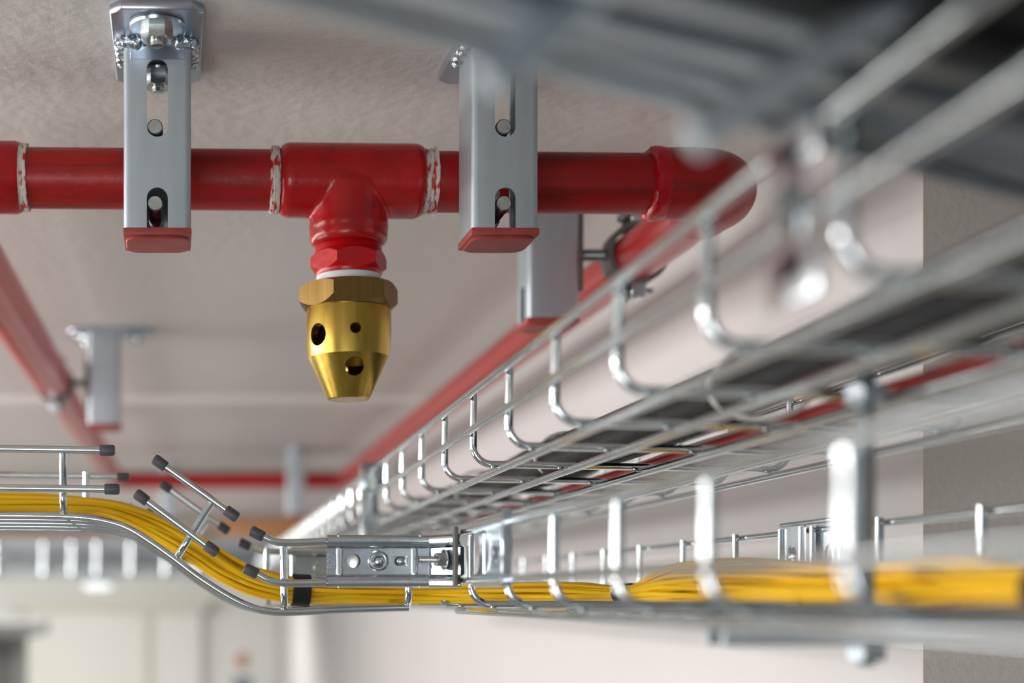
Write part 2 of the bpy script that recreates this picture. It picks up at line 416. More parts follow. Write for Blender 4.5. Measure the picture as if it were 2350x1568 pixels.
def hanger(loc, rotz, label, zt, zbm, slots, bolts=True, detail=True, group=None, pwid=.055, plen=.122, capmat='cap_red'):
    """loc = point on the slotted face centre line, slotted face looks along local -y"""
    h = thing('ceiling_hanger', label, 'pipe hanger', (0,0,0), group)
    obj('channel', make_channel(.041, .041, zbm, zt, slots), 'channel', h)
    # base plate with clipped corners
    c = .007; w2 = pwid/2; y0, y1 = -.044, plen-.044
    poly = [(-w2+c,y0),(w2-c,y0),(w2,y0+c),(w2,y1-c),(w2-c,y1),(-w2+c,y1),(-w2,y1-c),(-w2,y0+c)]
    obj('base_plate', bevel(prism(poly, .006, Matrix.Translation((0,0,zt-.001))), .0008, 1), 'zinc_blue', h, True)
    for yy in (-.022, plen-.066):
        wz = zt-.001
        wa = obj('washer', lathe([(0,0),(.0155,0),(.0165,-.0010),(.0160,-.0024),(.011,-.0030),(0,-.0030)], 36, Matrix.Translation((0,yy,wz))), 'plate', h)
        obj('hex_bolt', join(bolt_head((0,yy,wz-.0025),(0,0,-1),.0165,.0075), lathe([(0,0),(.0042,0),(.0038,-.0035),(0,-.0038)],20,Matrix.Translation((0,yy,wz-.0095)))), 'bolt', h)
    if detail:
        def bead(x0, x1, y, seed):
            random.seed(seed); pts = [(x0+(x1-x0)*k/9, y+random.uniform(-.0012,.0012), zt-.003+random.uniform(-.0012,.001)) for k in range(10)]
            return tube(spline(pts,4), .003, 12, rf=lambda t: .0036*(1-.55*abs(2*t-1)**3)+.0006*math.sin(t*40))
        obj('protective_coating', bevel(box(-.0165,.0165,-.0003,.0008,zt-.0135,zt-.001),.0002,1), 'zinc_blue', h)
        obj('weld_bead', bead(-.0235,-.0075,-.0008,1), 'weld', h); obj('weld_bead', bead(.0075,.0225,-.0008,2), 'weld', h)
        for s in (-1,1):
            random.seed(5+s); pts = [(s*.0222+random.uniform(-.0007,.0007), .002+.036*k/14, zt-.003+random.uniform(-.001,.001)) for k in range(15)]
            obj('weld_bead', tube(spline(pts,3), .003, 12, rf=lambda t: .0030+.0008*math.sin(t*55)), 'weld', h)
    # rubber end cap, bulged below
    outer = bevel(box(-.0208,.0208,-.0010,.0410,zbm-.0036,zbm+.0010), .0012, 2)
    lipb = lathe([(0,0),(1,0),(1.02,-.0012),(.98,-.0024),(0,-.0036)], 28, Matrix.Translation((0,0,0)))
    lipv = []
    for v in lipb[0]:
        a = math.atan2(v.y, v.x); rr = math.hypot(v.x, v.y)
        k = 1/max(abs(math.cos(a)),abs(math.sin(a))); k = min(k, 1.22)
        lipv.append(Vector((rr*k*math.cos(a)*.0192, .0200+rr*k*math.sin(a)*.0186, zbm-.0034+v.z*.8)))
    obj('end_cap', join(outer, (lipv, lipb[1])), capmat, h)['label'] = 'red rubber end cap'
    h.location = loc; h.rotation_euler = (0,0,rotz)
    return h
YH = .872
def HZ(py): return (VY-py)/F*YH
SL = [(HZ(314), HZ(133), .0128), (.20, HZ(430), .0128)]
for k, (pxc, lab, rz) in enumerate(((361, 'left galvanised channel hanger with base plate, bolts and red cap', math.radians(.8)), (1160, 'galvanised channel hanger with red cap between the brass nozzle and the pipe elbow', math.radians(1.2)))):
    hanger((pxX(pxc,YH), YH, 0), rz, lab, ZC-.005, HZ(526), SL, group=None)
# clamp strap on each near hanger
def pipe_clamp(x, label, px0, px1, pz0, pz1):
    c = thing('pipe_clamp', label, 'pipe clamp', (x, YH+.045, ZP))
    y0 = YH+.0415
    obj('clamp_plate', bevel(box(x+px0,x+px1,y0,y0+.003,pz0,pz1), .0008,1), 'plate', c)
    obj('clamp_tab', box(x-.0165,x+.007,y0+.0005,y0+.0025,.2800,.2905), 'plate', c, False)
    for zz in (.2865, .2400):
        obj('bolt', join(thread((x-.001,YH+.002,zz),(x-.001,y0+.01,zz), .0047), bolt_head((x-.001,y0+.004,zz),(0,1,0),.012,.005)), 'bolt', c)
    # strap round the pipe
    pts = [(x, y0+.006, ZP+.028)]
    V = []; Fc = []
    n = 40
    prof = []
    for k in range(n+1):
        a = math.radians(-150+300*k/n)
        for rr in (RP+.0008, RP+.0030):
            for xx in (x-.010, x+.010):
                V.append(Vector((xx, YP+rr*math.cos(a), zat(x)+rr*math.sin(a))))
    for k in range(n):
        b = 4*k; e = b+4
        Fc += [(b,b+1,e+1,e),(b+2,e+2,e+3,b+3),(b,e,e+2,b+2),(b+1,b+3,e+3,e+1)]
    obj('strap', (V,Fc), 'plate', c)
    obj('spacer', cyl((x,y0+.003,ZP),(0,1,0),.006,.028), 'bolt', c)
    return c
pipe_clamp(pxX(361,YH)-.0005, 'zinc pipe clamp behind the left channel hanger', -.0085, .0175, .2260, .2830)
pipe_clamp(pxX(1160,YH)+.0005, 'zinc pipe clamp behind the hanger between nozzle and elbow', -.0175, -.0075, .2306, .3060)
# hanger beside the wall pipe, turned so the opening faces the pipe
h3 = hanger((0,0,0), 0, 'channel hanger behind the pipe elbow carrying the wall pipe', ZC-.005, .2225, [(.285,.325,.0128),(.20,.252,.0128)], detail=False)
h3.rotation_euler = (0,0,math.radians(-90)); h3.location = (.268, 1.165, 0)
def side_clamp(xh, xp, y, label, s=1):
    c = thing('pipe_clamp', label, 'pipe clamp', (xp, y, ZP))
    ring = []
    V=[];Fc=[]; n=44
    for k in range(n):
        a = 2*math.pi*k/n
        for rr in (RP+.001, RP+.005):
            for yy in (y-.0125, y+.0125): V.append(Vector((xp+rr*math.cos(a), yy, ZP+rr*math.sin(a))))
    for k in range(n):
        b = 4*k; e = (4*(k+1)) % (4*n)
        Fc += [(b,e,e+1,b+1),(b+2,b+3,e+3,e+2),(b,b+2,e+2,e),(b+1,e+1,e+3,b+3)]
    obj('clamp_ring', (V,Fc), 'darkgrey', c)
    obj('clamp_ear', bevel(box(xp-.006,xp+.006,y-.011,y+.011,ZP+RP+.003,ZP+RP+.017),.001,1), 'plate', c)
    obj('clamp_ear', bevel(box(xp-.006,xp+.006,y-.011,y+.011,ZP-RP-.017,ZP-RP-.003),.001,1), 'plate', c)
    for sg in (1,-1):
        obj('clamp_screw', join(tube([(xp-.014,y,ZP+sg*(RP+.010)),(xp+.014,y,ZP+sg*(RP+.010))],.003,14), bolt_head((xp-s*.006,y,ZP+sg*(RP+.010)),(-s,0,0),.010,.005)), 'bolt', c)
    obj('clamp_plate', bevel(box(min(xh,xh+s*.004),max(xh,xh+s*.004),y-.017,y+.017,.2450,.3100),.0008,1), 'darkgrey', c)
    obj('threaded_rod', thread((xh,y,ZP),(xp-s*(RP+.004),y,ZP),.0050), 'bolt', c)
side_clamp(.309, XWP, 1.165, 'pipe clamp holding the wall pipe just behind the elbow')
# left far hanger
h4 = hanger((0,0,0), 0, 'blurred channel hanger at left beside the slanting red pipe', ZC-.005, .222, [(.285,.325,.0128)], detail=False, pwid=.06, plen=.11)
h4.rotation_euler = (0,0,math.radians(90)); h4.location = (-.092, 1.86, 0)
side_clamp(-.133, XLP, 1.86, 'pipe clamp on the slanting left red pipe', -1)
h5 = hanger((0,0,0), 0, 'distant hanger at the right end of the far cross pipe', ZC-.005, .19, [], detail=False)
h5.location = (pxX(680,3.3), 3.3, 0)
h6 = hanger((0,0,0), 0, 'distant thin hanger on the far cross pipe behind the capped wires', ZC-.005, .20, [], detail=False)
h6.location = (pxX(386,3.7), 3.7, 0)

# ---------------------------------------------------------------- wire trays
RW = .0022
def wire(name, pts, parent, r=RW, n=12, mat='chrome'): return obj(name, tube(pts, r, n), mat, parent)
def linkcopy(src, off, parent=None):
    o = src.copy(); C.objects.link(o)
    o.location = Vector(src.location) + Vector(off)
    return o
XU = .1656; Y0 = .8606
ut = thing('wire_cable_tray', 'upper wire mesh cable tray carrying black, red and grey cables', 'cable tray', (XU, Y0, .081))
W = .200
def ulocal(x, y, z): return Vector((XU+x, Y0+y, .081+z))
yA, yB = -.66, 3.2
for nm, x, z, dz in (('side_wire',0,.0408,0),('side_wire',0,.0186,0),('side_wire',W,.0408,0),('side_wire',W,.0186,0)):
    wire(nm, [ulocal(x-(.0045 if x==0 else -.0045)*0,yA,z), ulocal(x,yB,z)], ut, n=14)
for x in (.0175,.058,.104,.148,.184):
    wire('floor_wire', [ulocal(x,yA,-.0045), ulocal(x,yB,-.0045)], ut, n=14)
def ushape(w, h, r=.012): return fillet([(0,0,h),(0,0,0),(w,0,0),(w,0,h)], r, 8)
src = None
for k in range(-6, 32):
    y = .1*k + .010
    if src is None:
        src = obj('cross_wire', tube([ulocal(.0045+p.x*(1-.009/W), y+0*p.y, p.z) for p in [Vector(q) for q in ushape(W, .043)]], RW, 14), 'chrome', ut)
        ybase = y
    else: linkcopy(src, (0, y-ybase, 0))
ut.rotation_euler = (-.0042, .018, -.0045)

def splice(parent, name='splice_plate'): pass

# lower tray, right part
XL = .1588; ZL0 = -.0040
YS = [.84-.0965*k for k in range(0, 7)] + [.84+.1*k for k in range(1, 14)]
lt = thing('wire_cable_tray', 'lower wire mesh cable tray with yellow cables running towards the right foreground', 'cable tray', (XL, .84, ZL0))
XR = XL+.2012
ztop, zsec = .0388, .0096
wire('side_wire', [(XL,.862,ztop),(XL,.20,ztop)], lt, n=14)
wire('side_wire', [(XL,.862,zsec),(XL,.20,zsec)], lt, n=14)
wire('side_wire', [(XL,1.10,ztop),(XL,2.2,ztop)], lt, n=12)
wire('side_wire', [(XL,1.10,zsec),(XL,2.2,zsec)], lt, n=12)
wire('side_wire', [(XR,2.2,ztop),(XR,.20,ztop)], lt, n=14)
wire('side_wire', [(XR,2.2,zsec),(XR,.20,zsec)], lt, n=14)
for x in (XL+.018, XL+.060, XL+.102, XL+.144, XR-.018):
    wire('floor_wire', [(x,2.2 if x > XL+.03 else .955,ZL0-.0048),(x,.22,ZL0-.0048)], lt, n=14)
full = [(XL+.0045,0,ztop+.0025),(XL+.0045,0,ZL0),(XR-.0045,0,ZL0),(XR-.0045,0,ztop+.0025)]
part_ = [(XL+.0045,0,zsec-.001),(XL+.0045,0,ZL0),(XR-.0045,0,ZL0),(XR-.0045,0,ztop+.0025)]
openr = [(XL+.0045,0,ZL0),(XR-.0045,0,ZL0),(XR-.0045,0,ztop+.0025)]
su = None
for y in YS:
    if .95 < y < 1.10: obj('cross_wire', tube([Vector(p)+Vector((0,y,0)) for p in fillet(openr,.011,8)], RW, 14), 'chrome', lt)
    elif .9 < y <= .95: obj('cross_wire', tube([Vector(p)+Vector((0,y,0)) for p in fillet(part_,.011,8)], RW, 14), 'chrome', lt)
    elif su is None: su = (obj('cross_wire', tube([Vector(p)+Vector((0,y,0)) for p in fillet(full,.011,8)], RW, 14), 'chrome', lt), y)
    else: linkcopy(su[0], (0, y-su[1], 0))

# lower tray, left branch (bent): traced on its near side plane
YN = .862; YFR = 1.062
lb = thing('wire_cable_tray', 'bent lower branch tray at left, dropping down to meet the right-hand tray, grey wire caps', 'cable tray', P(480,1300,YN))
def far(p, dz=.0): return Vector((p.x, YFR, p.z+dz))
def cap(p, d, parent): 
    d = Vector(d).normalized()
    obj('wire_cap', lathe([(0,-.0012),(.0028,-.0012),(.0033,-.0004),(.0034,.0060),(.0031,.0074),(.0024,.0079),(0,.0080)], 28, axis(Vector(p)-d*.0062, d)), 'cap_grey', parent)
RN = .0023
runs = {  # near-side wires in pixels, with capped ends flagged
 'A1': ([(-330,1026),(0,1030),(257,1034)], (0,1)),
 'A2': ([(-330,1117),(0,1120),(268,1123)], (0,1)),
 'B1': ([(358,1056),(540,1186)], (1,1)),
 'B2': ([(316,1135),(494,1267)], (1,1)),
 'C1': ([(580,1220),(598,1229),(628,1242),(660,1246),(760,1243),(985,1240)], (1,0)),
 'C2': ([(566,1306),(590,1318),(618,1332),(655,1339),(760,1338),(985,1336)], (1,0)),
}
for key, (pp, cp) in runs.items():
    for side in (0, 1):
        pts = [P(x,y,YN) for x,y in pp]
        if len(pts) > 3: pts = [pts[0]] + spline(pts[0:5], 6)[1:] + pts[5:]
        if side: pts = [far(p, .001) for p in pts]
        wire('side_wire', pts, lb, r=RN, n=16)
        if cp[0]: cap(pts[0], pts[0]-pts[1], lb)
        if cp[1]: cap(pts[-1], pts[-1]-pts[-2], lb)
bot = [(-330,1180),(0,1181),(140,1183),(200,1187),(250,1196),(295,1212),(345,1243),(400,1282),(450,1320),(500,1353),(540,1376),(580,1394),(612,1402),(650,1405),(720,1403),(800,1399),(942,1395)]
bpts = spline([P(x,y,YN) for x,y in bot], 5)
for dy in (.008, .048, .090, .132, .174, .194):
    wire('floor_wire', [p+Vector((0,dy,-.0002)) for p in bpts], lb, r=RN, n=14)
for (a, b) in (((143,1024),(143,1178)), ((486,1152),(408,1276)), ((652,1238),(654,1398)), ((940,1250),(941,1391)), ((-200,1022),(-200,1176))):
    A, B = P(*a, YN), P(*b, YN); o_ = Vector((0,.0046,0))
    wire('cross_wire', fillet([A+o_, B+o_, Vector((B.x,YFR-.0046,B.z)), Vector((A.x,YFR-.0046,A.z+.001))], .0105, 8), lb, r=RN, n=16)

# near angled splice bracket
def zpx(py, Y=YN): return (VY-py)/F*Y
br = thing('splice_bracket', 'pressed zinc splice bracket stamped B27 joining branch tray and right-hand tray', 'bracket', P(868,1290,YN-.006))
def bracket_profile():
    # (y offset toward camera negative, z) outer skin, from bottom lip to top lip; wraps wires at z of py 1337 and 1242
    zt, zb_ = zpx(1242), zpx(1337)
    pr = [(-.0010,zpx(1349)),(-.0042,zpx(1347)),(-.0052,zpx(1340)),(-.0050,zpx(1332)),(-.0038,zpx(1324)),(-.0012,zpx(1319)),(-.0006,zpx(1314)),
          (-.0006,zpx(1264)),(-.0012,zpx(1259)),(-.0038,zpx(1254)),(-.0050,zpx(1247)),(-.0052,zpx(1239)),(-.0042,zpx(1231)),(-.0010,zpx(1228))]
    return spline([Vector((0,y,z)) for y,z in pr], 3)
def extr(profile, x0, x1, y0, y1, t=.0012, k0=1, k1=1, zc=None):
    """sweep profile from (x0,y0) to (x1,y1)"""
    d = Vector((x1-x0,y1-y0,0)).normalized(); nn = Vector((d.y,-d.x,0))   # toward camera side for d=+x -> (0,-1)
    ins = []
    n = len(profile)
    V = []
    zc = zc if zc is not None else (profile[0].z+profile[-1].z)/2
    for (X,Y,k) in ((x0,y0,k0),(x1,y1,k1)):
        for p in profile: V.append(Vector((X,Y,zc+(p.z-zc)*k)) + nn*(-p.y))
        for p in profile: V.append(Vector((X,Y,zc+(p.z-zc)*k)) + nn*(-p.y-t))
    m = 2*n; Fc = []
    for i in range(n-1):
        Fc.append((i,i+1,m+i+1,m+i)); Fc.append((n+i,m+n+i,m+n+i+1,n+i+1))
    Fc += [(0,m,m+n,n),(n-1,2*n-1,m+2*n-1,m+n-1)]
    for s in (0,m):
        for i in range(n-1): Fc.append((s+i,s+i+1,s+n+i+1,s+n+i))
    return V, Fc
prof = bracket_profile()
x0, x1 = pxX(750,YN), pxX(983,YN)
holes = [cyl((pxX(812,YN),YN-.02,zpx(1288)),(0,1,0),pxX(456,YN),.04,32),
         box(pxX(901,YN),pxX(936,YN),YN-.02,YN+.02,zpx(1299),zpx(1277)),
         cyl((pxX(868,YN),YN-.02,zpx(1288)),(0,1,0),.0034,.04,32)]
mainp = boolean(extr(prof, x0, x1, YN, YN), holes)
obj('clamp_plate', mainp, 'plate', br)
yf = YN-.0006
def rib(px, y0_, y1_, w, parent, mat='plate'):
    r = w/F*YN/2; zz0, zz1 = zpx(y1_)+r, zpx(y0_)-r
    d = modded(tube([(pxX(px,YN),yf+.0004,zz0),(pxX(px,YN),yf+.0004,zz1)], r, 20), lambda o: None)
    s1 = lathe([(0,-r),(r*.7,-r*.7),(r,0),(r*.7,r*.7),(0,r)],20,Matrix.Translation((pxX(px,YN),yf+.0004,zz0)))
    s2 = lathe([(0,-r),(r*.7,-r*.7),(r,0),(r*.7,r*.7),(0,r)],20,Matrix.Translation((pxX(px,YN),yf+.0004,zz1)))
    dd = join(d, s1, s2)
    dd = ([Vector((v.x, yf+(v.y-yf)*.62, v.z)) for v in dd[0]], dd[1])
    return obj('pressed_rib', dd, mat, parent)
rib(779, 1254, 1326, 17, br); rib(951, 1254, 1324, 17, br)
rg = obj('rivet', lathe([(0,.0008),(.0064,.0008),(.0064,.0016),(.0056,.0021),(.0050,.0013),(.0042,.0012),(.0037,.0024),(.0030,.0027),(.0026,.0018),(.0020,.0034),(.0006,.0038),(0,.0038)], 40, axis((pxX(868,YN),YN+.0006,zpx(1288)),(0,-1,0))), 'plate', br)
obj('carriage_bolt', lathe([(0,0),(.0028,0),(.0026,.0012),(.0014,.002),(0,.0022)], 28, axis((pxX(921,YN),YN+.002,zpx(1288)),(0,-1,0))), 'bolt', br)
# inner plate seen through the holes
obj('backing_plate', boolean(box(pxX(795,YN),pxX(975,YN),YN+.0060,YN+.0072,zpx(1318),zpx(1258)), [cyl((pxX(808,YN),YN-.02,zpx(1288)),(0,1,0),.0045,.06,32)]), 'plate', br, False)
for px in (776, 962):
    for py, dy in ((1230,.0),(1347,.0)):
        obj('crimp', lathe([(0,0),(.0011,0),(.0008,.0006),(0,.0008)],16,axis((pxX(px,YN),YN-.0040,zpx(py)),(0,-1,0))), 'bolt', br)
def text(name, s, size, loc, rot, mat, parent, ext=.0002):
    cu = bpy.data.curves.new(name, 'FONT'); cu.body = s; cu.size = size; cu.extrude = ext; cu.align_x = 'CENTER'; cu.align_y = 'CENTER'
    o = bpy.data.objects.new(name, cu); C.objects.link(o); o.rotation_euler = rot; o.location = loc
    dg = bpy.context.evaluated_depsgraph_get(); dg.update()
    me = bpy.data.meshes.new_from_object(o.evaluated_get(dg)); me.transform(o.matrix_basis)
    bpy.data.objects.remove(o); me.materials.clear()
    return obj(name, me, mat, parent, smooth=False)
text('stamped_marking', 'B27', .0062, (pxX(760.5,YN),yf-.0003,zpx(1288)), (math.radians(90),math.radians(-90),0), 'rod', br, .0003)
# angled leaf turning toward the camera
xa, ya = pxX(987,YN), YN+.001; xb2, yb2 = XL+.0015, YN-.018
leaf = extr(prof, xa, xb2, ya, yb2, k0=1.0, k1=1.02)
obj('angled_leaf', boolean(leaf, [cyl(((xa+xb2)/2+.02*0+.003,(ya+yb2)/2+.0,zpx(1288)),(1,0,0),.0001,.0002,8)]), 'plate', br)
obj('bracket_flange', xf(bevel(box(-.0012,.0012,-.0035,.0035,zpx(1345),zpx(1213)),.0006,1), Matrix.Translation((XL-.0045,YN-.020,0))), 'darkgrey', br)
bx, by, bz = pxX(1005,YN-.012), YN-.0125, zpx(1286)
dirb = Vector((-1,-.25,0)).normalized()
o0 = Vector((bx,by,bz))
obj('threaded_stud', thread(o0-dirb*.004, o0+dirb*.0125, .0021, .0009), 'bolt', br)
obj('hex_nut', bolt_head(o0-dirb*.003, dirb, .0078, .0045), 'bolt', br)
obj('nut_flange', lathe([(0,0),(.0060,0),(.0062,.0006),(.0045,.0012),(0,.0012)],36,axis(o0-dirb*.0042,dirb)), 'plate', br)
text('embossed_marking', '075', .0052, (pxX(972,YN),yf-.0004,zpx(1290)), (math.radians(90),math.radians(-90),0), 'plate', br, .0003)

# clip on right tray's near rail
cb = thing('splice_bracket', 'slightly blurred zinc clip on near rail of the right-hand tray', 'bracket', (XL, .755, .02))
prof2 = [Vector((0,p.y,p.z)) for p in prof]
zt2, zb2 = .0448, .0055
pr2 = [( .001,zb2),(-.0040,zb2+.0005),(-.0050,zsec-.001),(-.0045,zsec+.003),(-.001,zsec+.0055),(-.0006,ztop-.0055),(-.0045,ztop-.003),(-.0050,ztop+.001),(-.0040,ztop+.0035),(.001,ztop+.004)]
pr2 = spline([Vector((0,a,b)) for a,b in pr2], 3)
clip = extr(pr2, XL, XL, .792, .716)   # direction -y so camera side normal is -x
obj('clamp_plate', boolean(clip, [cyl((XL-.02,.752,.0235),(1,0,0),.0062,.04,24)]), 'plate', cb)
obj('clip_end_flange', bevel(box(XL-.0045,XL+.0005,.7155,.7172,zb2,zt2),.0006,1), 'plate', cb)
obj('recessed_dimple', lathe([(0,-.003),(.0066,0),(.0068,.0006),(0,.0004)],24,axis((XL+.0005,.752,.0235),(-1,0,0))), 'rod', cb)
obj('clip_bolt', bolt_head((XL+.001,.752,.0235),(-1,0,0),.007,.003), 'rod', cb)
obj('pressed_rib', modded(tube([(XL-.001,.772,.013),(XL-.001,.772,.034)],.0016,14),lambda o:None), 'plate', cb)

us_ = thing('splice_bracket', 'heavily blurred bright clip on the side wires of the upper tray, right foreground', 'bracket', (XU, .385, .10))
for z0_, z1_ in ((.1150,.1290),(.0790,.0930)):
    obj('clamp_jaw', bevel(box(XU-.0052,XU-.0028,.370,.402,z0_,z1_), .0012, 2), 'plate', us_)
obj('clamp_plate', bevel(box(XU-.0052,XU-.0038,.378,.392,.0850,.1220), .0006, 1), 'plate', us_)
obj('hex_bolt', bolt_head((XU-.005,.385,.104),(-1,0,0),.010,.005), 'bolt', us_)

# far rail brackets
fb = thing('splice_bracket', 'zinc splice bracket with two holed leaves on the rail nearest the wall', 'bracket', (XR, .85, .02))
def leaf_in(y0, y1, dx=0):
    d = box(XR-.0075+dx, XR-.0063+dx, y0, y1, zsec-.004, ztop+.003)
    yc = (y0+y1)/2
    return boolean(d, [cyl((XR-.05,yc,.024),(1,0,0),.0068,.06,28)])
obj('holed_leaf', leaf_in(.828,.862), 'plate', fb, False)
obj('holed_leaf', leaf_in(.790,.826,.006), 'plate', fb, False)
for yy, dx in ((.830,0),(.859,0),(.866,.004),(.793,.006),(.800,.006),(.824,.004)):
    obj('pressed_rib', tube([(XR-.0082+dx,yy,zsec-.002),(XR-.0082+dx,yy,ztop+.002)],.0017,12), 'plate', fb)
obj('top_bar', bevel(box(XR-.004,XR+.004,.782,.872,ztop+.0035,ztop+.0062),.0012,2), 'plate', fb)
obj('dome_bolt', lathe([(0,0),(.0060,0),(.0052,.002),(.003,.0034),(0,.004)],32,axis((XR-.0055,.845,.024),(-1,0,0))), 'plate', fb)
fb2 = thing('splice_bracket', 'blurred zinc bracket on the back rail of the bent branch', 'bracket', (pxX(712,YFR),YFR,.02))
fp_ = extr([p+Vector((0,0,.0005)) for p in prof], pxX(668,YFR), pxX(762,YFR), YFR, YFR, zc=.02)
fp_ = ([Vector((v.x,v.y,v.z)) for v in fp_[0]], fp_[1])
obj('clamp_plate', fp_, 'plate', fb2)
obj('hex_bolt', bolt_head((pxX(735,YFR),YFR-.001,.022),(0,-1,0),.010,.005), 'bolt', fb2)
obj('pressed_rib', tube([(pxX(672,YFR),YFR-.002,.012),(pxX(672,YFR),YFR-.002,.031)],.002,12), 'plate', fb2)

# hanging link between upper and lower tray far side
hk = thing('tray_hanger', 'bright vertical zinc hanger strip under upper tray, left of its tail', 'hanger', (XU-.004,1.33,.05))
obj('strip', bevel(box(XU-.010,XU+.006,1.322,1.330,.045,.112),.0015,2), 'plate', hk)
obj('clip', bevel(box(XU-.012,XU+.010,1.314,1.322,.098,.124),.002,2), 'plate', hk)
obj('bolt', bolt_head((XU-.002,1.316,.104),(0,-1,0),.011,.005), 'bolt', hk)

# near supports
rd = thing('threaded_rod', 'blurred vertical threaded rod joining upper and lower trays in right foreground', 'rod', (.258,.55,-.03))
obj('rod', thread((.258,.55,-.026),(.258,.55,.092),.0034,.0013), 'rod', rd)
obj('nut', bolt_head((.258,.55,-.018),(0,0,-1),.013,.006), 'rod', rd)
obj('nut', bolt_head((.258,.55,.074),(0,0,1),.014,.007), 'rod', rd)
ls = thing('support_rail', 'blurred steel support rail under the lower tray in right foreground', 'support rail', (.30,.55,-.016))
obj('rail', xf(prism(channel_section(.022,.0095,.0015,.004,.0015), .24, Matrix()), Matrix(((0,0,1,.20),(1,0,0,.55),(0,-1,0,-.0085),(0,0,0,1)))), 'channel', ls)
def strut(p, q, w, h, label):
    a, b = Vector(p), Vector(q); d0 = (b-a).normalized(); a = a-d0*.10; b = b+d0*.45
    t = thing('support_channel', label, 'support channel', a)
    side = Vector((-d0.y, d0.x, 0)).normalized(); up = side.cross(d0)*-1
    up = Vector((0,0,1))
    m = Matrix(((side.x,-up.x,d0.x,a.x),(side.y,-up.y,d0.y,a.y),(side.z,-up.z,d0.z,a.z+h),(0,0,0,1)))
    obj('channel', prism(channel_section(w,h,.0015,.3*w,.002), (b-a).length, m), 'channel', t)
strut((.106,.338,.1350), (.2375,.412,.1385), .028, .018, 'nearer of two out of focus steel channels crossing the top right corner')
strut((.058,.343,.1355), (.149,.402,.1365), .019, .018, 'farther of two out of focus steel channels at top right, over the pipe elbow')
for i, (p, q, w) in enumerate(((P(1120,190,.335),P(1420,-70,.335),.0095),(P(1590,320,.32),P(2180,-80,.32),.0085))):
    t = thing('diagonal_brace', ['out of focus pale steel brace above the hanger between nozzle and elbow','out of focus pale steel brace at top right before black cables'][i], 'brace', p)
    q = p+(q-p)*((ZC-.001-p.z)/(q.z-p.z))
    obj('brace_bar', tube([p,q], w*.5, 16), 'channel', t)
u0 = Vector((.097,.293,0)); ud = Vector((.100,.052,0)).normalized(); un = Vector((-ud.y,ud.x,0))
for i in range(8):
    k, row = i % 4, i // 4
    base = u0 - un*(.021*k) ; z = .1400 + .020*row - .0010*k
    pts = [base + ud*t_ + Vector((0,0,z+dz)) for t_, dz in ((-.03,.09),(-.012,.05),(.006,.014),(.04,.001),(.15,.0),(.30,.002),(.55,.004))]
    o = obj('power_cable', tube(spline(pts,8), .0112, 24), 'black')
    tag(o, 'thick black power cable out of focus in the top right corner', 'cable', 'black power cables at top right')

# ---------------------------------------------------------------- cables in upper tray
def tray_cable(name, x, z, r, mat, label, cat='cable', wob=.002, group=None, y0=-.62, y1=3.2, n=16, seed=1):
    random.seed(seed); pts = []
    k = 0; y = y0
    while y < y1:
        pts.append(ulocal(x+random.uniform(-wob,wob), y, z+r+random.uniform(-wob,wob)*.25)); y += .12
    o = obj(name, tube(spline(pts,5), r, n), mat)
    # follow the tray's own tilt
    mt = Matrix.Translation(ut.location) @ ut.rotation_euler.to_matrix().to_4x4() @ Matrix.Translation(-Vector(ut.location))
    o.data.transform(mt)
    tag(o, label, cat, group); return o
zf = RW+.0002
tray_cable('power_cable', .082, zf, .0108, 'black', 'thick black cable at the outer left of the upper tray bundle', seed=2, wob=.003, n=24)
tray_cable('power_cable', .101, zf+.004, .0115, 'black', 'thick black cable on top of upper tray bundle, tied with white ties', seed=3, wob=.003, n=24)
tray_cable('power_cable', .093, zf+.0165, .008, 'black', 'black cable riding highest in the upper tray', seed=4, wob=.003, n=24)
tray_cable('signal_cable', .1185, zf, .0023, 'red_cable', 'red cable beside the black bundle in the upper tray', seed=5, wob=.0008)
for i, (x, r, mt, lb_) in enumerate(((.127,.0042,'white_cable','white cable next to the red cable in the upper tray'),(.1375,.005,'grey_cable','light grey cable in the middle of the upper tray'),(.149,.0046,'grey_cable','grey cable third from the wall side of upper tray'),(.160,.0048,'white_cable','white cable second from the wall side of upper tray'),(.1715,.0052,'grey_cable','grey cable closest to the wall side of upper tray'))):
    tray_cable('data_cable', x, zf, r, mt, lb_, seed=10+i, wob=.0012)
tray_cable('signal_cable', .1545, zf+.009, .003, 'red_cable', 'thin red cable lying over the grey cables in the upper tray', seed=22, wob=.002)
for y in (-.21, .12, .42, .75):
    c0 = ulocal(.092, y, zf+.0135)
    pts = [c0+Vector((.0235*math.cos(t)*1.0, .003*math.sin(2*t), .0158*math.sin(t))) for t in [2*math.pi*k/32 for k in range(33)]]
    o = obj('cable_tie', tube(pts, .0012, 10, caps=False), 'tie'); 
    tag(o, 'thin white cable tie round the black cables in the upper tray', 'cable tie', 'white cable ties on the black bundle')

# ---------------------------------------------------------------- yellow fibres
path = [(-420,1160,.962,.0055,.018),(-200,1160,.962,.0055,.018),(0,1160,.962,.0055,.018),(150,1162,.962,.0056,.018),(250,1170,.962,.0062,.018),(350,1206,.962,.0080,.017),(446,1258,.962,.0085,.017),(510,1300,.962,.0085,.017),(574,1331,.962,.0086,.016),(638,1348,.962,.0086,.015),(690,1355,.962,.0084,.013),(800,1358,.962,.0066,.017),(950,1361,.956,.0058,.018),(1065,1361,.942,.0056,.018),(1200,1361,.915,.0058,.016),(1320,1361,.885,.0058,.013),(1440,1364,.855,.0044,.0085),(1560,1352,.815,.0088,.014),(1716,1350,.75,.0094,.017),(1900,1351,.655,.0088,.018),(2035,1350,.60,.0086,.018),(2200,1349,.535,.0096,.016),(2345,1352,.485,.0072,.011),(2600,1350,.42,.008,.014)]
cen = [(P(x,y,Y), h, w) for x,y,Y,h,w in path]
